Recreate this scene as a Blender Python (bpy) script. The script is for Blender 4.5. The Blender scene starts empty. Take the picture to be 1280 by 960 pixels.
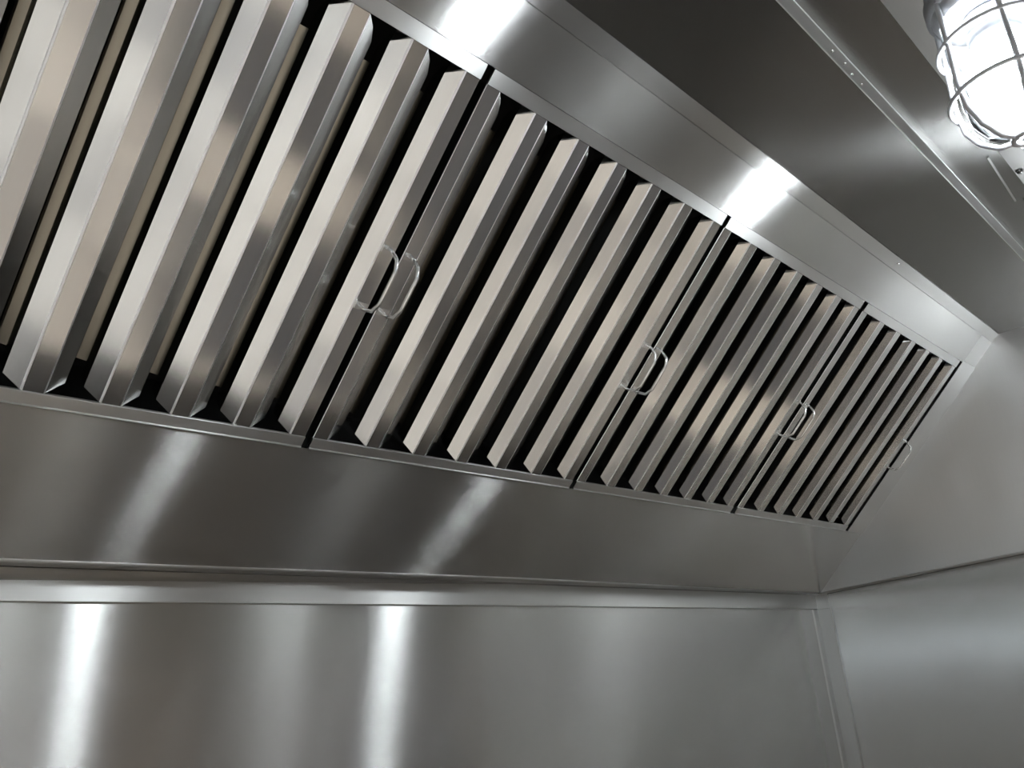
import bpy, math, random
from mathutils import Vector, Matrix
random.seed(7)
sc = bpy.context.scene
C = sc.collection

# ---------------------------------------------------------------- camera
Z0 = 1.93                                     # height of the hood's lower rear corner above the floor
cam_d = bpy.data.cameras.new('camera'); cam = bpy.data.objects.new('camera', cam_d); C.objects.link(cam)
R = ((0.682373, -0.725814, -0.086949), (0.181776, 0.283687, -0.941530), (0.708042, 0.626670, 0.325516))
m = Matrix(((R[0][0], -R[1][0], -R[2][0], -2.4492),
            (R[0][1], -R[1][1], -R[2][1], -1.08354),
            (R[0][2], -R[1][2], -R[2][2], -0.17052 + Z0),
            (0, 0, 0, 1)))
cam.matrix_world = m
cam_d.sensor_width = 36; cam_d.lens = 1092.47 * 36 / 1280; cam_d.clip_start = 0.02
sc.camera = cam

# ---------------------------------------------------------------- sky, exposure
w = bpy.data.worlds.new('World'); sc.world = w; w.use_nodes = True
bg = w.node_tree.nodes['Background']
bg.inputs['Color'].default_value = (0.86, 0.93, 1.0, 1); bg.inputs['Strength'].default_value = 4.5
sc.view_settings.view_transform = 'Standard'; sc.view_settings.look = 'None'
sc.view_settings.gamma = 1; sc.view_settings.use_curve_mapping = False
sc.view_settings.exposure = 0.35
sc.cycles.max_bounces = 14; sc.cycles.glossy_bounces = 10; sc.cycles.diffuse_bounces = 5
sc.cycles.sample_clamp_indirect = 12; sc.cycles.caustics_reflective = True
LAMP = 48.0      # caged lamps
TUBE = 33.0       # unseen ceiling panels added to light floor and steel

# ---------------------------------------------------------------- frames of reference
A = math.radians(43.565)
SD = Vector((0, -math.cos(A), math.sin(A)))   # up the slanted filter plane
ND = Vector((0, math.sin(A), math.cos(A)))    # into the plane, away from the viewer
def W(x, y, z): return Vector((x, y, z + Z0))
def S(x, s, d=0.0): return Vector((x, 0, Z0)) + SD * s + ND * d

# ---------------------------------------------------------------- materials
def nt(name):
    M = bpy.data.materials.new(name); M.use_nodes = True
    t = M.node_tree; b = t.nodes['Principled BSDF']
    return M, t, b
def steel(name, brush, col=(0.605, 0.60, 0.585), rough=0.28, aniso=0.9, wave=0.0, wscale=2.5, grain=0.02, grain_scale=420, tilt=0.0):
    M, t, b = nt(name); N = t.nodes; L = t.links
    b.inputs['Metallic'].default_value = 1; b.inputs['Anisotropic'].default_value = aniso
    geo = N.new('ShaderNodeNewGeometry')
    # brush strokes tilt the tiny facets across the stroke: long streaks at right angles to the brushing
    if aniso > 0 or tilt > 0:
        cr = N.new('ShaderNodeVectorMath'); cr.operation = 'CROSS_PRODUCT'
        L.new(geo.outputs['True Normal'], cr.inputs[0]); cr.inputs[1].default_value = brush
        L.new(cr.outputs[0], b.inputs['Tangent'])
    # brush grain: noise squeezed across the brush direction
    bv = Vector(brush).normalized()
    dt = N.new('ShaderNodeVectorMath'); dt.operation = 'DOT_PRODUCT'; dt.inputs[1].default_value = bv
    L.new(geo.outputs['Position'], dt.inputs[0])
    sc_ = N.new('ShaderNodeVectorMath'); sc_.operation = 'SCALE'; sc_.inputs[0].default_value = bv * -0.985
    L.new(dt.outputs['Value'], sc_.inputs['Scale'])
    ad = N.new('ShaderNodeVectorMath'); ad.operation = 'ADD'
    L.new(geo.outputs['Position'], ad.inputs[0]); L.new(sc_.outputs[0], ad.inputs[1])
    no = N.new('ShaderNodeTexNoise'); no.inputs['Scale'].default_value = grain_scale; no.inputs['Detail'].default_value = 4
    L.new(ad.outputs[0], no.inputs['Vector'])
    mr = N.new('ShaderNodeMapRange'); mr.inputs['To Min'].default_value = rough - grain; mr.inputs['To Max'].default_value = rough + grain
    L.new(no.outputs['Fac'], mr.inputs['Value']); L.new(mr.outputs[0], b.inputs['Roughness'])
    mx = N.new('ShaderNodeMix'); mx.data_type = 'RGBA'
    mx.inputs[6].default_value = tuple(c * 0.97 for c in col) + (1,); mx.inputs[7].default_value = tuple(min(1, c * 1.03) for c in col) + (1,)
    L.new(no.outputs['Fac'], mx.inputs[0]); L.new(mx.outputs[2], b.inputs['Base Color'])
    nrm = None
    if tilt > 0:
        wn = N.new('ShaderNodeTexWhiteNoise'); wn.noise_dimensions = '3D'
        s2 = N.new('ShaderNodeVectorMath'); s2.operation = 'SCALE'; s2.inputs['Scale'].default_value = 977.0
        L.new(geo.outputs['Position'], s2.inputs[0]); L.new(s2.outputs[0], wn.inputs['Vector'])
        def mt(op, a, b_):
            q = N.new('ShaderNodeMath'); q.operation = op
            for i, v in enumerate((a, b_)):
                if isinstance(v, (int, float)): q.inputs[i].default_value = v
                else: L.new(v, q.inputs[i])
            return q.outputs[0]
        u = mt('SUBTRACT', mt('MULTIPLY', wn.outputs['Value'], 2.0), 1.0)
        u3 = mt('MULTIPLY', mt('MULTIPLY', u, u), u)
        tl = mt('ADD', mt('MULTIPLY', u, 0.15 * tilt), mt('MULTIPLY', u3, 0.85 * tilt))
        s3 = N.new('ShaderNodeVectorMath'); s3.operation = 'SCALE'; L.new(cr.outputs[0], s3.inputs[0]); L.new(tl, s3.inputs['Scale'])
        a3 = N.new('ShaderNodeVectorMath'); a3.operation = 'ADD'; L.new(geo.outputs['True Normal'], a3.inputs[0]); L.new(s3.outputs[0], a3.inputs[1])
        nz = N.new('ShaderNodeVectorMath'); nz.operation = 'NORMALIZE'; L.new(a3.outputs[0], nz.inputs[0])
        nrm = nz.outputs[0]; L.new(nrm, b.inputs['Normal'])
    if wave > 0:
        n2 = N.new('ShaderNodeTexNoise'); n2.inputs['Scale'].default_value = wscale; n2.inputs['Detail'].default_value = 1.5
        L.new(geo.outputs['Position'], n2.inputs['Vector'])
        bu = N.new('ShaderNodeBump'); bu.inputs['Distance'].default_value = wave; bu.inputs['Strength'].default_value = 1
        L.new(n2.outputs['Fac'], bu.inputs['Height'])
        if nrm: L.new(nrm, bu.inputs['Normal'])
        L.new(bu.outputs[0], b.inputs['Normal'])
    return M
def plain(name, col, rough=0.6, metal=0.0, var=0.08, scale=6.0):
    M, t, b = nt(name); N = t.nodes; L = t.links
    b.inputs['Metallic'].default_value = metal; b.inputs['Roughness'].default_value = rough
    no = N.new('ShaderNodeTexNoise'); no.inputs['Scale'].default_value = scale; no.inputs['Detail'].default_value = 4
    tc = N.new('ShaderNodeTexCoord'); L.new(tc.outputs['Object'], no.inputs['Vector'])
    mx = N.new('ShaderNodeMix'); mx.data_type = 'RGBA'
    mx.inputs[6].default_value = tuple(c * (1 - var) for c in col) + (1,); mx.inputs[7].default_value = tuple(min(1, c * (1 + var)) for c in col) + (1,)
    L.new(no.outputs['Fac'], mx.inputs[0]); L.new(mx.outputs[2], b.inputs['Base Color'])
    return M
def emit(name, col, strength):
    M, t, b = nt(name)
    b.inputs['Base Color'].default_value = (0.8, 0.8, 0.8, 1)
    b.inputs['Emission Color'].default_value = col + (1,); b.inputs['Emission Strength'].default_value = strength
    return M
def thin_glass(name, gloss=0.12, tint=(0.93, 0.96, 0.97)):
    M, t, b = nt(name); N = t.nodes; L = t.links; N.remove(b)
    tr = N.new('ShaderNodeBsdfTransparent'); tr.inputs[0].default_value = tint + (1,)
    gl = N.new('ShaderNodeBsdfGlossy'); gl.inputs['Roughness'].default_value = 0.03
    fr = N.new('ShaderNodeFresnel'); fr.inputs['IOR'].default_value = 1.5
    mx = N.new('ShaderNodeMixShader'); L.new(fr.outputs[0], mx.inputs[0]); L.new(tr.outputs[0], mx.inputs[1]); L.new(gl.outputs[0], mx.inputs[2])
    L.new(mx.outputs[0], N['Material Output'].inputs['Surface'])
    return M
XB = (1, 0, 0)
m_wall = steel('brushed_wall_steel', XB, rough=0.19, aniso=1, wave=0.0012, wscale=1.6, tilt=0.72)
m_side = steel('brushed_side_wall_steel', (0, 0, 1), rough=0.24, aniso=1, wave=0.003, wscale=2.2, tilt=0.6)
m_end = steel('hood_end_steel', (0, 0, 1), col=(0.67, 0.665, 0.655), rough=0.33, aniso=0.2, wave=0.007, wscale=4.0, grain=0.006)
m_chan = steel('lamp_channel_steel', XB, rough=0.40, aniso=0.25, wave=0.004, wscale=3.0)
m_apron = steel('brushed_apron_steel', XB, col=(0.54, 0.53, 0.51), rough=0.18, aniso=1, wave=0.0014, wscale=2.0, tilt=1.15)
m_upper = steel('brushed_upper_steel', XB, rough=0.20, aniso=1, wave=0.0012, wscale=2.2, tilt=0.9)
m_top = steel('brushed_top_steel', XB, col=(0.36, 0.355, 0.345), rough=0.22, aniso=1, wave=0.003, wscale=2.0, tilt=0.45)  # same steel, base colour darkened to paint in the top's dark reflections
m_trim = steel('brushed_trim_steel', XB, rough=0.34, aniso=0.9, grain=0.01)
m_vtrim = steel('brushed_corner_steel', (0, 0, 1), rough=0.30, aniso=0.7, grain=0.01)
m_fin = steel('baffle_steel', tuple(SD), col=(0.72, 0.72, 0.71), rough=0.11, aniso=0.3, wave=0.0016, wscale=5, grain=0.008, tilt=0.08)
m_edge = steel('highlight_edge_steel', tuple(SD), col=(0.95, 0.95, 0.95), rough=0.40, aniso=0)  # pale colour paints the highlight lines along the baffle ridges
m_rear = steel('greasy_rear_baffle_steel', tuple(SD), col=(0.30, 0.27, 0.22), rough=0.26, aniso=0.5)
m_drip = steel('drip_rail_steel', XB, col=(0.78, 0.78, 0.77), rough=0.48, aniso=0.6)
m_wire = steel('wire_steel', XB, col=(0.92, 0.92, 0.91), rough=0.22, aniso=0, grain=0.02)
m_soot_shade = plain('soot_and_shade_black', (0.012, 0.011, 0.010), 0.8)
m_cast = plain('cast_aluminium', (0.50, 0.51, 0.53), 0.42, 1.0)
m_cage = plain('zinc_cage_wire', (0.74, 0.74, 0.77), 0.5, 0.6)
m_bolt = plain('dark_bolt_metal', (0.16, 0.16, 0.16), 0.4, 1.0)
m_glass = thin_glass('clear_jar_glass')
m_bulb = emit('white_lamp_glow', (0.93, 0.97, 1.0), LAMP)
m_pane = thin_glass('window_glass')

# ---------------------------------------------------------------- mesh helpers
def mesh_obj(name, verts, faces, mat, parent=None, smooth=False):
    me = bpy.data.meshes.new(name); me.from_pydata([tuple(v) for v in verts], [], faces)
    if mat: me.materials.append(mat)
    me.validate(); me.update()
    import bmesh
    bm = bmesh.new(); bm.from_mesh(me); bmesh.ops.recalc_face_normals(bm, faces=bm.faces); bm.to_mesh(me); bm.free()
    if smooth:
        for p in me.polygons: p.use_smooth = True
    o = bpy.data.objects.new(name, me); C.objects.link(o)
    if parent: o.parent = parent
    return o
def prism(name, pts, off, mat, parent=None):
    """polygon PTS swept by OFF"""
    n = len(pts); off = Vector(off); pts = [Vector(p) for p in pts]
    v = pts + [p + off for p in pts]
    f = [tuple(range(n)), tuple(range(2 * n - 1, n - 1, -1))] + [(i, (i + 1) % n, n + (i + 1) % n, n + i) for i in range(n)]
    return mesh_obj(name, v, f, mat, parent)
def box(name, lo, hi, mat, parent=None):
    (a, b, c), (d, e, f) = lo, hi
    return prism(name, [(a, b, c), (d, b, c), (d, e, c), (a, e, c)], (0, 0, f - c), mat, parent)
def tube_data(path, r, seg=8, closed=False):
    path = [Vector(p) for p in path]; n = len(path); V = []; F = []
    up = None
    for i, p in enumerate(path):
        if closed: d = path[(i + 1) % n] - path[i - 1]
        else: d = path[min(i + 1, n - 1)] - path[max(i - 1, 0)]
        d.normalize()
        if up is None: up = d.orthogonal().normalized()
        up = (up - d * up.dot(d)).normalized(); q = d.cross(up)
        rr = r[i] if isinstance(r, (list, tuple)) else r
        for k in range(seg):
            a = 2 * math.pi * k / seg; V.append(p + up * (rr * math.cos(a)) + q * (rr * math.sin(a)))
    for i in range(n if closed else n - 1):
        j = (i + 1) % n
        for k in range(seg):
            F.append((i * seg + k, i * seg + (k + 1) % seg, j * seg + (k + 1) % seg, j * seg + k))
    if not closed:
        F.append(tuple(range(seg - 1, -1, -1))); F.append(tuple((n - 1) * seg + k for k in range(seg)))
    return V, F
def tube(name, path, r, mat, parent=None, seg=8, closed=False):
    V, F = tube_data(path, r, seg, closed); return mesh_obj(name, V, F, mat, parent, True)
def lathe(name, prof, mat, parent=None, seg=32, caps=True):
    """profile (radius, z) turned about the local z axis"""
    V = []; F = []; n = len(prof)
    for r, z in prof:
        for k in range(seg):
            a = 2 * math.pi * k / seg; V.append((r * math.cos(a), r * math.sin(a), z))
    for i in range(n - 1):
        for k in range(seg): F.append((i * seg + k, i * seg + (k + 1) % seg, (i + 1) * seg + (k + 1) % seg, (i + 1) * seg + k))
    if caps:
        F.append(tuple(range(seg - 1, -1, -1))); F.append(tuple((n - 1) * seg + k for k in range(seg)))
    return mesh_obj(name, V, F, mat, parent, True)
def thing(name, label, cat, loc=(0, 0, 0), rot=(0, 0, 0), group=None):
    o = bpy.data.objects.new(name, None); C.objects.link(o); o.empty_display_size = 0.05
    o.location = loc; o.rotation_euler = rot; o['label'] = label; o['category'] = cat
    if group: o['group'] = group
    return o
def struct(o, label=None):
    o['kind'] = 'structure'
    if label: o['label'] = label
    return o

# ================================================================ SETTING
XW, YW = 0.055, 0.045            # faces of the right wall and of the rear wall
XL, YF, ZC = -6.2, -3.4, 0.95    # left wall, front wall, room ceiling
m_paint = plain('grey_wall_panel', (0.13, 0.13, 0.135), 0.5)
m_lwall = plain('warm_grey_wall_panel', (0.27, 0.26, 0.25), 0.5)
m_white = plain('white_ceiling_paint', (0.20, 0.20, 0.20), 0.8)
def tiles(name, c1, c2, mortar, size, rough):
    M, t, b = nt(name); N = t.nodes; L = t.links
    geo = N.new('ShaderNodeNewGeometry'); br = N.new('ShaderNodeTexBrick'); br.offset = 0.0
    L.new(geo.outputs['Position'], br.inputs['Vector'])
    br.inputs['Color1'].default_value = c1 + (1,); br.inputs['Color2'].default_value = c2 + (1,); br.inputs['Mortar'].default_value = mortar + (1,)
    br.inputs['Scale'].default_value = 1.0; br.inputs['Brick Width'].default_value = size; br.inputs['Row Height'].default_value = size
    br.inputs['Mortar Size'].default_value = 0.006
    L.new(br.outputs['Color'], b.inputs['Base Color']); b.inputs['Roughness'].default_value = rough
    return M
m_floor = tiles('pale_floor_tile', (0.92, 0.91, 0.885), (0.34, 0.34, 0.35), (0.25, 0.24, 0.22), 0.45, 0.35)
struct(box('floor', (XL, YF, Z0 * 0 - 0.05), (XW + .1, YW + .1, 0.0), m_floor))
struct(box('ceiling', (XL, YF, ZC + Z0), (XW + .1, YW + .1, ZC + Z0 + .05), m_white))
struct(box('wall_back', (XL, YW, 0), (XW + .1, YW + .1, ZC + Z0), m_wall))
struct(box('wall_right', (XW, -1.32, 0), (XW + .1, YW, ZC + Z0), m_side))
struct(box('wall_side', (XW, YF, 0), (XW + .1, -1.32, ZC + Z0), m_paint))
m_wood = plain('blue_grey_door', (0.17, 0.18, 0.20), 0.45)
dr = struct(prism('door_1', [(XW, -1.55, .02), (XW, -2.4, .02), (XW, -2.4, 2.05), (XW, -1.55, 2.05)], (-.03, 0, 0), m_wood))
# wall cap strip on the rear wall under the hood (its edges drift a little, as fitted on site)
tr = prism('trim_1', [W(XL, YW, -.0265), W(-2.1, YW, -.0275), W(-1.24, YW, -.0305), W(XW, YW, -.0375), W(XW, YW, .0016), W(-1.24, YW, .0075), W(-2.1, YW, -.004), W(XL, YW, -.016)], (0, -.006, 0), m_trim); struct(tr)
struct(prism('trim_2', [W(XW - .029, YW, -.040), W(XW, YW, -.040), W(XW, YW, -1.92), W(XW - .029, YW, -1.92)], (0, -.006, 0), m_vtrim))
struct(prism('trim_3', [W(XW, YW - .006, -.040), W(XW, YW - .045, -.040), W(XW, YW - .047, -1.92), W(XW, YW - .006, -1.92)], (-.006, 0, 0), m_vtrim))
struct(prism('trim_4', [W(XW, YW - .006, .004), W(XW, YW - .042, .004), W(XW, YW - .044, -.039), W(XW, YW - .006, -.039)], (-.004, 0, 0), m_vtrim))
# front wall with two windows, left wall with one (out of frame, sized for the light on floor and steel)
def wall_with_holes(name, axis, pos, u0, u1, z0, z1, holes, t, mat):
    us = sorted({u0, u1, *[h[0] for h in holes], *[h[1] for h in holes]}); zs = sorted({z0, z1, *[h[2] for h in holes], *[h[3] for h in holes]})
    V = []; F = []
    for i in range(len(us) - 1):
        for j in range(len(zs) - 1):
            uc, zc = (us[i] + us[i + 1]) / 2, (zs[j] + zs[j + 1]) / 2
            if any(h[0] < uc < h[1] and h[2] < zc < h[3] for h in holes): continue
            b = len(V)
            for q in (pos, pos - t):
                for (u, z) in ((us[i], zs[j]), (us[i + 1], zs[j]), (us[i + 1], zs[j + 1]), (us[i], zs[j + 1])):
                    V.append((u, q, z) if axis == 'y' else (q, u, z))
            F += [(b, b + 1, b + 2, b + 3), (b + 7, b + 6, b + 5, b + 4)] + [(b + k, b + (k + 1) % 4, b + 4 + (k + 1) % 4, b + 4 + k) for k in range(4)]
    return struct(mesh_obj(name, V, F, mat))
WIN_F = [(-4.7, -3.2, 0.10, 2.1), (-2.0, -1.5, 1.0, 1.7)]  # first front window is unseen, enlarged to pool bluish daylight on the floor
WIN_L = [(-2.9, -0.6, 1.64, 1.94)]
wall_with_holes('wall_front', 'y', YF, XL, XW + .1, 0, ZC + Z0, WIN_F, .1, m_paint)
wall_with_holes('wall_left', 'x', XL, YF, YW + .1, 0, ZC + Z0, WIN_L, .1, m_lwall)
m_frame = plain('white_window_frame', (0.75, 0.75, 0.74), 0.4)
def window(n, axis, pos, h):
    u0, u1, z0, z1 = h; e = .05
    P = (lambda u, z, q: (u, q, z)) if axis == 'y' else (lambda u, z, q: (q, u, z))
    def bar(a0, b0, a1, b1): 
        pts = [P(a0, b0, pos - .03), P(a1, b0, pos - .03), P(a1, b1, pos - .03), P(a0, b1, pos - .03)]
        off = (0, -.05, 0) if axis == 'y' else (-.05, 0, 0)
        return pts, off
    V = []; F = []
    um = (u0 + u1) / 2
    for r in ((u0, z0, u1, z0 + e), (u0, z1 - e, u1, z1), (u0, z0 + e, u0 + e, z1 - e), (u1 - e, z0 + e, u1, z1 - e), (um - .02, z0 + e, um + .02, z1 - e)):
        pts, off = bar(*r); b = len(V); off = Vector(off); pts = [Vector(p) for p in pts]; V += pts + [p + off for p in pts]
        F += [(b, b + 1, b + 2, b + 3), (b + 7, b + 6, b + 5, b + 4)] + [(b + k, b + (k + 1) % 4, b + 4 + (k + 1) % 4, b + 4 + k) for k in range(4)]
    o = struct(mesh_obj('window_%d' % n, V, F, m_frame))
    pts = [P(u0 + e, z0 + e, pos - .055), P(u1 - e, z0 + e, pos - .055), P(u1 - e, z1 - e, pos - .055), P(u0 + e, z1 - e, pos - .055)]
    prism('pane', pts, (0, -.004, 0) if axis == 'y' else (-.004, 0, 0), m_pane, o)
for i, h in enumerate(WIN_F): window(i + 1, 'y', YF, h)
window(3, 'x', XL, WIN_L[0])

# ================================================================ EXHAUST HOOD
hood = thing('exhaust_hood', 'long stainless steel exhaust hood with sloping back, over the steel rear wall', 'exhaust hood', (0, 0, Z0))
HX0, HYF, HZT = -4.3, -1.30, 0.582        # left end, front, underside of the top
def hp(name, pts, off, mat): 
    o = prism(name, [Vector(p) - Vector((0, 0, Z0)) for p in pts], off, mat, hood); return o
sT = .8455
ap = hp('rear_apron', [S(HX0, .020), S(-2.1, .0150), S(-1.28, .0150), S(0, 0), S(0, .2095), S(HX0, .2095)], ND * .002, m_apron)
# rolled lip along the apron's lower edge and the return flange behind it
def rel(p): return Vector(p) - Vector((0, 0, Z0))
lip = [S(HX0, .019, .003), S(-2.1, .0140, .003), S(-1.28, .0140, .003), S(0, -.001, .003)]
tube('rolled_lip', [rel(p) for p in lip], .0045, m_trim, ap, 10)
hp('return_flange', [S(HX0, .018, .006), S(-2.1, .013, .006), S(-1.28, .013, .006), S(0, -.002, .006), W(0, YW, .004), W(-1.28, YW, .012), W(-2.1, YW, .012), W(HX0, YW, .016)], (0, 0, .002), m_trim)
hp('upper_panel', [S(HX0, .739), S(-.088, .739), S(-.088, .8195), S(HX0, .8195)], ND * .002, m_upper)
hp('upper_band', [S(HX0, .8203, .001), S(0, .8203, .001), S(0, sT, -.003), S(HX0, sT, -.003)], ND * .002, m_upper)
hp('corner_plate', [S(-.0875, .7435), S(0, .7435), S(0, .8195), S(-.0875, .8195)], ND * .002, m_trim)
hp('filler_strip', [S(-.1000, .210, -.003), S(0, .210, -.003), S(0, .7425, -.003), S(-.1000, .7425, -.003)], ND * .015, m_fin)
yT = -sT * math.cos(A)
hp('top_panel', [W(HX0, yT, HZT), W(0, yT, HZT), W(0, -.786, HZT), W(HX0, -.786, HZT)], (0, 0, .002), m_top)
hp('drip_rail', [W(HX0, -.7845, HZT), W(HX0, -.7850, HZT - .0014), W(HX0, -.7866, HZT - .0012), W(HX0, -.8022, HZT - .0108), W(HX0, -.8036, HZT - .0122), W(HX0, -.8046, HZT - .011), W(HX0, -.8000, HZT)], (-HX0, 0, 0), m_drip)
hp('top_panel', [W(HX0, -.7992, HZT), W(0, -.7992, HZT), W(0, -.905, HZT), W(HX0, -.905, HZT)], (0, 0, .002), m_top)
ch = hp('lamp_channel', [W(HX0, -.8745, HZT - .004), W(0, -.8745, HZT - .004), W(0, HYF, HZT - .004), W(HX0, HYF, HZT - .004)], (0, 0, .003), m_chan)
hp('clip_strip', [W(-.965, -.855, HZT - .003), W(-.76, -.845, HZT - .003), W(-.76, -.848, HZT - .003), W(-.965, -.858, HZT - .003)], (0, 0, .003), m_trim)
def bolt(x, y, z, par, r=.006):
    o = lathe('bolt', [(r * .5, -.004), (r * .8, -.003), (r, 0), (r, .0015)], m_bolt, par, 12); o.location = (x, y, z); return o
bolt(-.878, -.882, HZT - .005, ch); bolt(-.745, -.862, HZT - .0015, hood, .005)
rail = next(o for o in hood.children if o.name.startswith('drip_rail'))
for x, y in ((-1.434, -.7955), (-1.397, -.7965), (-1.364, -.793), (-1.331, -.793)):
    k = lathe('weld_spot', [(.0004, -.0016), (.0018, -.0013), (.0028, 0)], m_wire, rail, 10, caps=True)
    k.location = (x, y, HZT - .0012 - (-.7866 - y) * .615 - .0002); k.rotation_euler = (-.55, 0, 0)
k = lathe('rivet', [(.0004, -.0018), (.002, -.0014), (.003, 0)], m_wire, hood, 10); k.location = rel(S(-.689, .8355, -.0022)); k.rotation_euler = (-A, 0, 0)
hp('end_panel', [W(0, YW - .002, -.002), W(0, 0, 0), W(0, HYF, .073), W(0, HYF, HZT + .03), W(0, YW - .002, HZT + .03)], (.003, 0, 0), m_end)
hp('end_flange', [W(0.003, YW - .002, -.002), W(.003, 0, 0), W(.003, HYF, .073), W(.040, HYF, .073), W(.040, YW - .002, -.002)], (0, 0, .003), m_end)
hp('edge_shade_strip', [W(.040, YW - .002, -.001), W(.040, HYF, .074), W(XW, HYF, .074), W(XW, YW - .002, -.001)], (0, 0, .003), m_soot_shade)  # black strip stands in for the shadow gap under the end panel
tube('edge_hem', [rel(W(.0005, 0, .0005)), rel(W(.0005, HYF, .0735))], .0028, m_trim, hood, 8)
hp('front_panel', [W(HX0, HYF, .073), W(0, HYF, .073), W(0, HYF, HZT + .03), W(HX0, HYF, HZT + .03)], (0, -.003, 0), m_end)
hp('end_panel', [W(HX0, YW, 0), W(HX0, HYF, .073), W(HX0, HYF, HZT + .03), W(HX0, YW, HZT + .03)], (-.003, 0, 0), m_end)
# dark duct behind the filters
hp('plenum', [S(HX0, .10, .13), S(0, .10, .13), S(0, .84, .13), S(HX0, .84, .13)], ND * .002, m_soot_shade)
hp('plenum', [S(HX0, .205, .003), S(0, .205, .003), S(0, .205, .13), S(HX0, .205, .13)], SD * -.002, m_soot_shade)
hp('plenum', [S(HX0, .745, .003), S(0, .745, .003), S(0, .745, .13), S(HX0, .745, .13)], SD * .002, m_soot_shade)
# blank cover over the bay that the frame does not reach
hp('blank_cover', [S(HX0, .21), S(-2.331, .21), S(-2.331, .738), S(HX0, .738)], ND * .002, m_apron)

# ================================================================ BAFFLE FILTERS (local x across, y up the slope, z towards the viewer)
SB, ST = .2265, .719             # clear height between the rails
FW, BW, BD, RET = .0225, .0187, .0095, .030
def fin_mesh(kind):
    """hat-shaped front baffle; x = 0 is its left ridge. kind: 'full', 'first' (no left bevel), 'last' (no right bevel)"""
    c = .0008
    P = []                        # (x, depth, s0 lift, s1 drop, top-row shift x, top-row shift depth)
    if kind != 'first':
        P += [(-BW + .0005, RET, .014, .012, .004, 0), (-BW, BD, .011, 0.0, .0040, .004)]
        P += [(-.0013, .0007, .0005, 0, 0, 0), (-.0002, .0000, 0, 0, 0, 0), (.0010, -.0002, 0, 0, 0, 0), (.0014, 0, 0, 0, 0, 0)]
    else:
        P += [(.0, RET, .0, .0, 0, 0), (.0, c, 0, 0, 0, 0), (c, 0, 0, 0, 0, 0)]
    if kind != 'last':
        P += [(FW - c, 0, 0, 0, 0, 0), (FW + c, c * .5, 0, .0015, 0, 0), (FW + BW * .6, BD * .6, .007, .010, 0, 0), (FW + BW, BD, .011, .024, 0, 0), (FW + BW - .0005, RET, .014, .030, 0, 0)]
    else:
        P += [(FW - c, 0, 0, 0, 0, 0), (FW, c, 0, 0, 0, 0), (FW, RET, 0, 0, 0, 0)]
    n = len(P); t = .0011
    # inner offset points
    inner = []
    for i in range(n):
        a = P[max(i - 1, 0)]; b = P[min(i + 1, n - 1)]
        dx, dd = b[0] - a[0], b[1] - a[1]; l = math.hypot(dx, dd)
        nx, nd = -dd / l, dx / l
        inner.append((P[i][0] + nx * t, P[i][1] + nd * t))
    V = []; rows = 3
    for r in range(rows):
        for side in (0, 1):
            for i, p in enumerate(P):
                x, d = (p[0], p[1]) if side == 0 else inner[i]
                s = SB + p[2] if r == 0 else (ST - .013 - p[3] if r == 1 else ST - p[3])
                if r == 2: x += p[4]; d += p[5]
                V.append((x, s, -d))
    F = []
    idx = lambda r, side, i: (r * 2 + side) * n + i
    for r in range(rows - 1):
        for side in (0, 1):
            for i in range(n - 1):
                q = (idx(r, side, i), idx(r, side, i + 1), idx(r + 1, side, i + 1), idx(r + 1, side, i))
                F += [(q[0], q[1], q[2]), (q[0], q[2], q[3])] if r == 1 else [q]
        for i in (0, n - 1): F.append((idx(r, 0, i), idx(r, 1, i), idx(r + 1, 1, i), idx(r + 1, 0, i)))
    for r in (0, rows - 1):
        for i in range(n - 1): F.append((idx(r, 0, i), idx(r, 0, i + 1), idx(r, 1, i + 1), idx(r, 1, i)))
    return V, F
def rear_mesh():
    """reversed hat behind the slots; x = 0 is the middle of the slot"""
    P = [(.003, .090), (.003, .049), (.005, .0475), (.0265, .0400), (.030, .0405), (.032, .036)]
    n = len(P); t = .0011; s0, s1 = .252, .676
    V = [(x, s, -d - k) for s in (s0, s1) for k in (0, t) for (x, d) in P]
    idx = lambda r, side, i: (r * 2 + side) * n + i
    F = []
    for side in (0, 1):
        for i in range(n - 1): F.append((idx(0, side, i), idx(0, side, i + 1), idx(1, side, i + 1), idx(1, side, i)))
    for i in (0, n - 1): F.append((idx(0, 0, i), idx(0, 1, i), idx(1, 1, i), idx(1, 0, i)))
    for r in (0, 1):
        for i in range(n - 1): F.append((idx(r, 0, i), idx(r, 0, i + 1), idx(r, 1, i + 1), idx(r, 1, i)))
    return V, F
proto = {}
def inst(name, key, maker, mat, parent, x):
    if key not in proto:
        V, F = maker(); o = mesh_obj(name, V, F, mat, parent); proto[key] = o.data
        if name == 'baffle':
            o.data.materials.append(m_edge)
            for p in o.data.polygons:
                e = [max(o.data.vertices[v].co[k] for v in p.vertices) - min(o.data.vertices[v].co[k] for v in p.vertices) for k in range(3)]
                if e[0] < .002 and e[2] < .0012: p.material_index = 1
    else:
        o = bpy.data.objects.new(name, proto[key]); C.objects.link(o); o.parent = parent
    o.location = (x, 0, 0)
    return o
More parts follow.
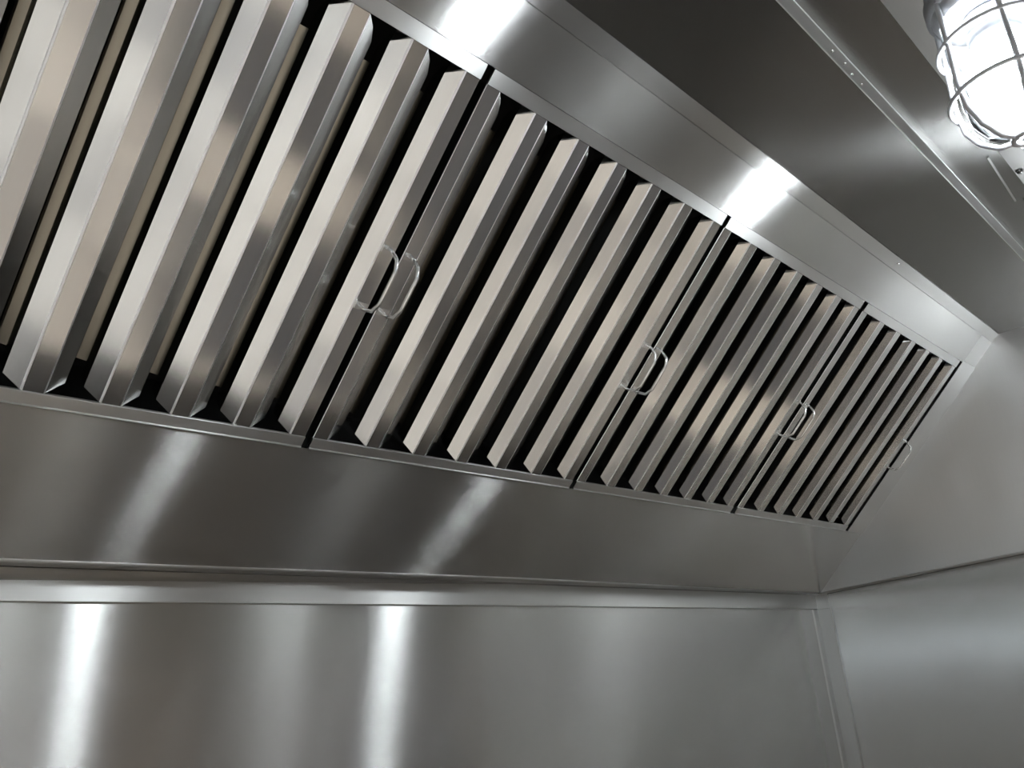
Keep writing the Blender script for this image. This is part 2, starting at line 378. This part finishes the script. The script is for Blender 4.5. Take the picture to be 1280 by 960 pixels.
def handle(parent, x, h=.030, side=1, s0=.416, s1=.494):
    """wire bail handle standing on a side rail, on two small clips"""
    sm = (s0 + s1) / 2; L = (s1 - s0) / 2
    k = .016
    path = [(x, s0 - .002, .0005), (x, s0, h * .45), (x + side * .001, s0 + .004, h * .80), (x + side * .002, s0 + k, h),
            (x + side * .002, s1 - k, h), (x + side * .001, s1 - .004, h * .80), (x, s1, h * .45), (x, s1 + .002, .0005)]
    o = tube('handle', path, .0025, m_wire, parent, 8)
    for s in (s0, s1):
        b = box('clip', (x - .009, s - .005, 0.0002), (x + .009, s + .005, .0016), m_wire, o)
        tube('clip_loop', [(x + .0035 * math.cos(a), s, .0025 + .0030 * math.sin(a)) for a in [math.pi * 2 * i / 10 for i in range(10)]], .0009, m_wire, o, 6, True)
    return o
ROT = (math.pi - A, 0, 0)
def baffle_filter(x0, x1, label, hl, hr):
    t = thing('baffle_filter', label, 'filter', (x0, 0, Z0), ROT, 'baffle filters along the sloping back of the hood')
    wdt = x1 - x0; pitch = (wdt - FW) / 6.0
    prism('bottom_rail', [(0, .2262, -.003), (0, .2262, .0008), (0, .2256, .0012), (0, .2122, .0012), (0, .2116, .0024), (0, .2108, .0028), (0, .2101, .0022), (0, .2101, -.003)], (wdt, 0, 0), m_trim, t)
    prism('top_rail', [(0, .7195, .0012), (wdt, .7195, .0012), (wdt, .7382, .0012), (0, .7382, .0012)], (0, 0, -.004), m_trim, t)
    inst('baffle', 'first', lambda: fin_mesh('first'), m_fin, t, 0)
    for k in range(1, 6): inst('baffle', 'full', lambda: fin_mesh('full'), m_fin, t, pitch * k)
    inst('baffle', 'last', lambda: fin_mesh('last'), m_fin, t, wdt - FW)
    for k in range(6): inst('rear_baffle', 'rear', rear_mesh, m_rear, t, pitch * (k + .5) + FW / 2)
    if hl: handle(t, FW * .45, .030, 1)
    if hr: handle(t, wdt - FW * .5, .030, 1)
    return t
baffle_filter(-2.3190, -1.8205, 'nearest baffle filter with tall wide slats, at the left end of the row', True, True)
baffle_filter(-1.8085, -1.2755, 'second baffle filter of the row, between two pairs of wire handles', True, True)
baffle_filter(-1.2640, -.7230, 'third baffle filter of the row, with dark bluish slats left of the last handle pair', True, True)
baffle_filter(-.7040, -.1120, 'farthest baffle filter, beside the steel end wall of the hood', True, True)

# ================================================================ CAGED LAMPS
def lamp(x, y, zb, label):
    t = thing('caged_lamp', label, 'lamp', (x, y, zb + Z0), (0, 0, 0), 'caged lamps under the top of the hood')
    H = HZT - .004 - zb                         # height of the whole fitting
    zj = .19                                    # top of the glass jar
    lathe('lamp_base', [(.030, zj - .035), (.048, zj - .033), (.0525, zj - .02), (.0525, zj + .012), (.048, zj + .02), (.045, H - .018), (.062, H - .014), (.062, H)], m_cast, t, 32)
    jr = [(.0005, .017), (.018, .018), (.033, .024), (.042, .038), (.046, .06), (.047, .12), (.047, zj - .034)]
    lathe('glass_jar', jr, m_glass, t, 32, caps=False)
    lathe('bulb', [(.002, .028), (.022, .030), (.031, .036), (.036, .048), (.037, .072), (.037, .102), (.031, .112), (.02, .116), (.001, .118)], m_bulb, t, 28)
    cr = [(.053, zj - .012), (.054, .12), (.0565, .075), (.0535, .045), (.043, .026), (.027, .012), (.012, .009)]
    lathe('socket', [(.024, .119), (.026, .126), (.026, zj - .037), (.012, zj - .034)], m_cast, t, 24)
    for k in range(6):
        a = math.radians(18 + 60 * k)
        tube('cage_rib', [(r * math.cos(a), r * math.sin(a), z) for r, z in cr], .0028, m_cage, t, 8)
    def ring(r, z, th=.0026): tube('cage_ring', [(r * math.cos(q), r * math.sin(q), z) for q in [2 * math.pi * i / 40 for i in range(40)]], th, m_cage, t, 8, True)
    ring(.0555, .122); ring(.058, .062); ring(.013, .009, .003)
    lathe('cage_collar', [(.049, zj - .022), (.056, zj - .020), (.056, zj - .004), (.049, zj - .002)], m_cast, t, 36)
    return t
lamp(-1.55, -.984, .279, 'lit caged jar lamp hanging under the hood top, brightest thing in view')
lamp(-.60, -.984, .279, 'second caged jar lamp farther along the hood, seen only as a streak in the steel')

# ================================================================ THE ROOM BEHIND (unseen; light panels and mats added for the reflections)
m_tube = emit('added_light_diffuser', (1.0, 0.96, 0.90), TUBE)
m_warm = emit('added_warm_light_diffuser', (1.0, 0.82, 0.62), TUBE * 1.15)
for i, (x, y) in enumerate(((-4.5, -2.3), (-2.7, -2.3), (-.20, -2.3))):  # unseen panels, placed and tinted to make streaks in the steel
    t = thing('added_ceiling_light', ('unseen added light panel nearest the left window', 'unseen added light panel above the middle of the aisle', 'unseen added warm light panel nearest the right wall')[i], 'light', (x, y, ZC + Z0), (0, 0, 0), 'unseen light panels added on the room ceiling')
    prism('frame', [(-.17, -.62, -.04), (.17, -.62, -.04), (.17, .62, -.04), (-.17, .62, -.04)], (0, 0, .038), m_frame, t)
    prism('diffuser', [(-.13, -.58, -.044), (.13, -.58, -.044), (.13, .58, -.044), (-.13, .58, -.044)], (0, 0, .003), m_warm if i == 2 else m_tube, t)

# dark griddle range standing under the hood
m_black = plain('black_griddle_iron', (0.02, 0.02, 0.021), 0.45, 0.0)
m_body = steel('range_body_steel', XB, rough=0.34, aniso=0.6)
t = thing('griddle_range', 'low griddle range with dark plate against the rear wall under the hood', 'range', (-1.5, -.40, 0))
box('body', (-1.40, -.22, .12), (1.40, .40, .86), m_body, t)
box('griddle_plate', (-1.40, -.23, .862), (1.40, .40, .90), m_black, t)
for x in (-1.33, 1.33):
    for y in (-.16, .34): box('leg', (x - .025, y - .025, 0), (x + .025, y + .025, .12), m_black, t)
for i in range(6):
    k = lathe('knob', [(.026, 0), (.026, .02), (.018, .03)], m_black, t, 16); k.rotation_euler = (math.pi / 2, 0, 0); k.location = (-1.1 + .44 * i, -.222, .74)

m_mat = plain('blue_grey_rubber_mat', (0.07, 0.08, 0.10), 0.6)
for k, (y, lab) in enumerate(((-1.36, 'unseen blue-grey mat added on the floor close in front of the range'), (-2.45, 'unseen blue-grey mat added on the floor below the small front window'))):
    mo = box('added_floor_mat', (-.52, -.36, 0), (.52, .36, .012), m_mat)  # unseen mats added so the slats reflect dark bluish patches
    mo.location = (-.62, y, 0); mo['label'] = lab; mo['category'] = 'mat'
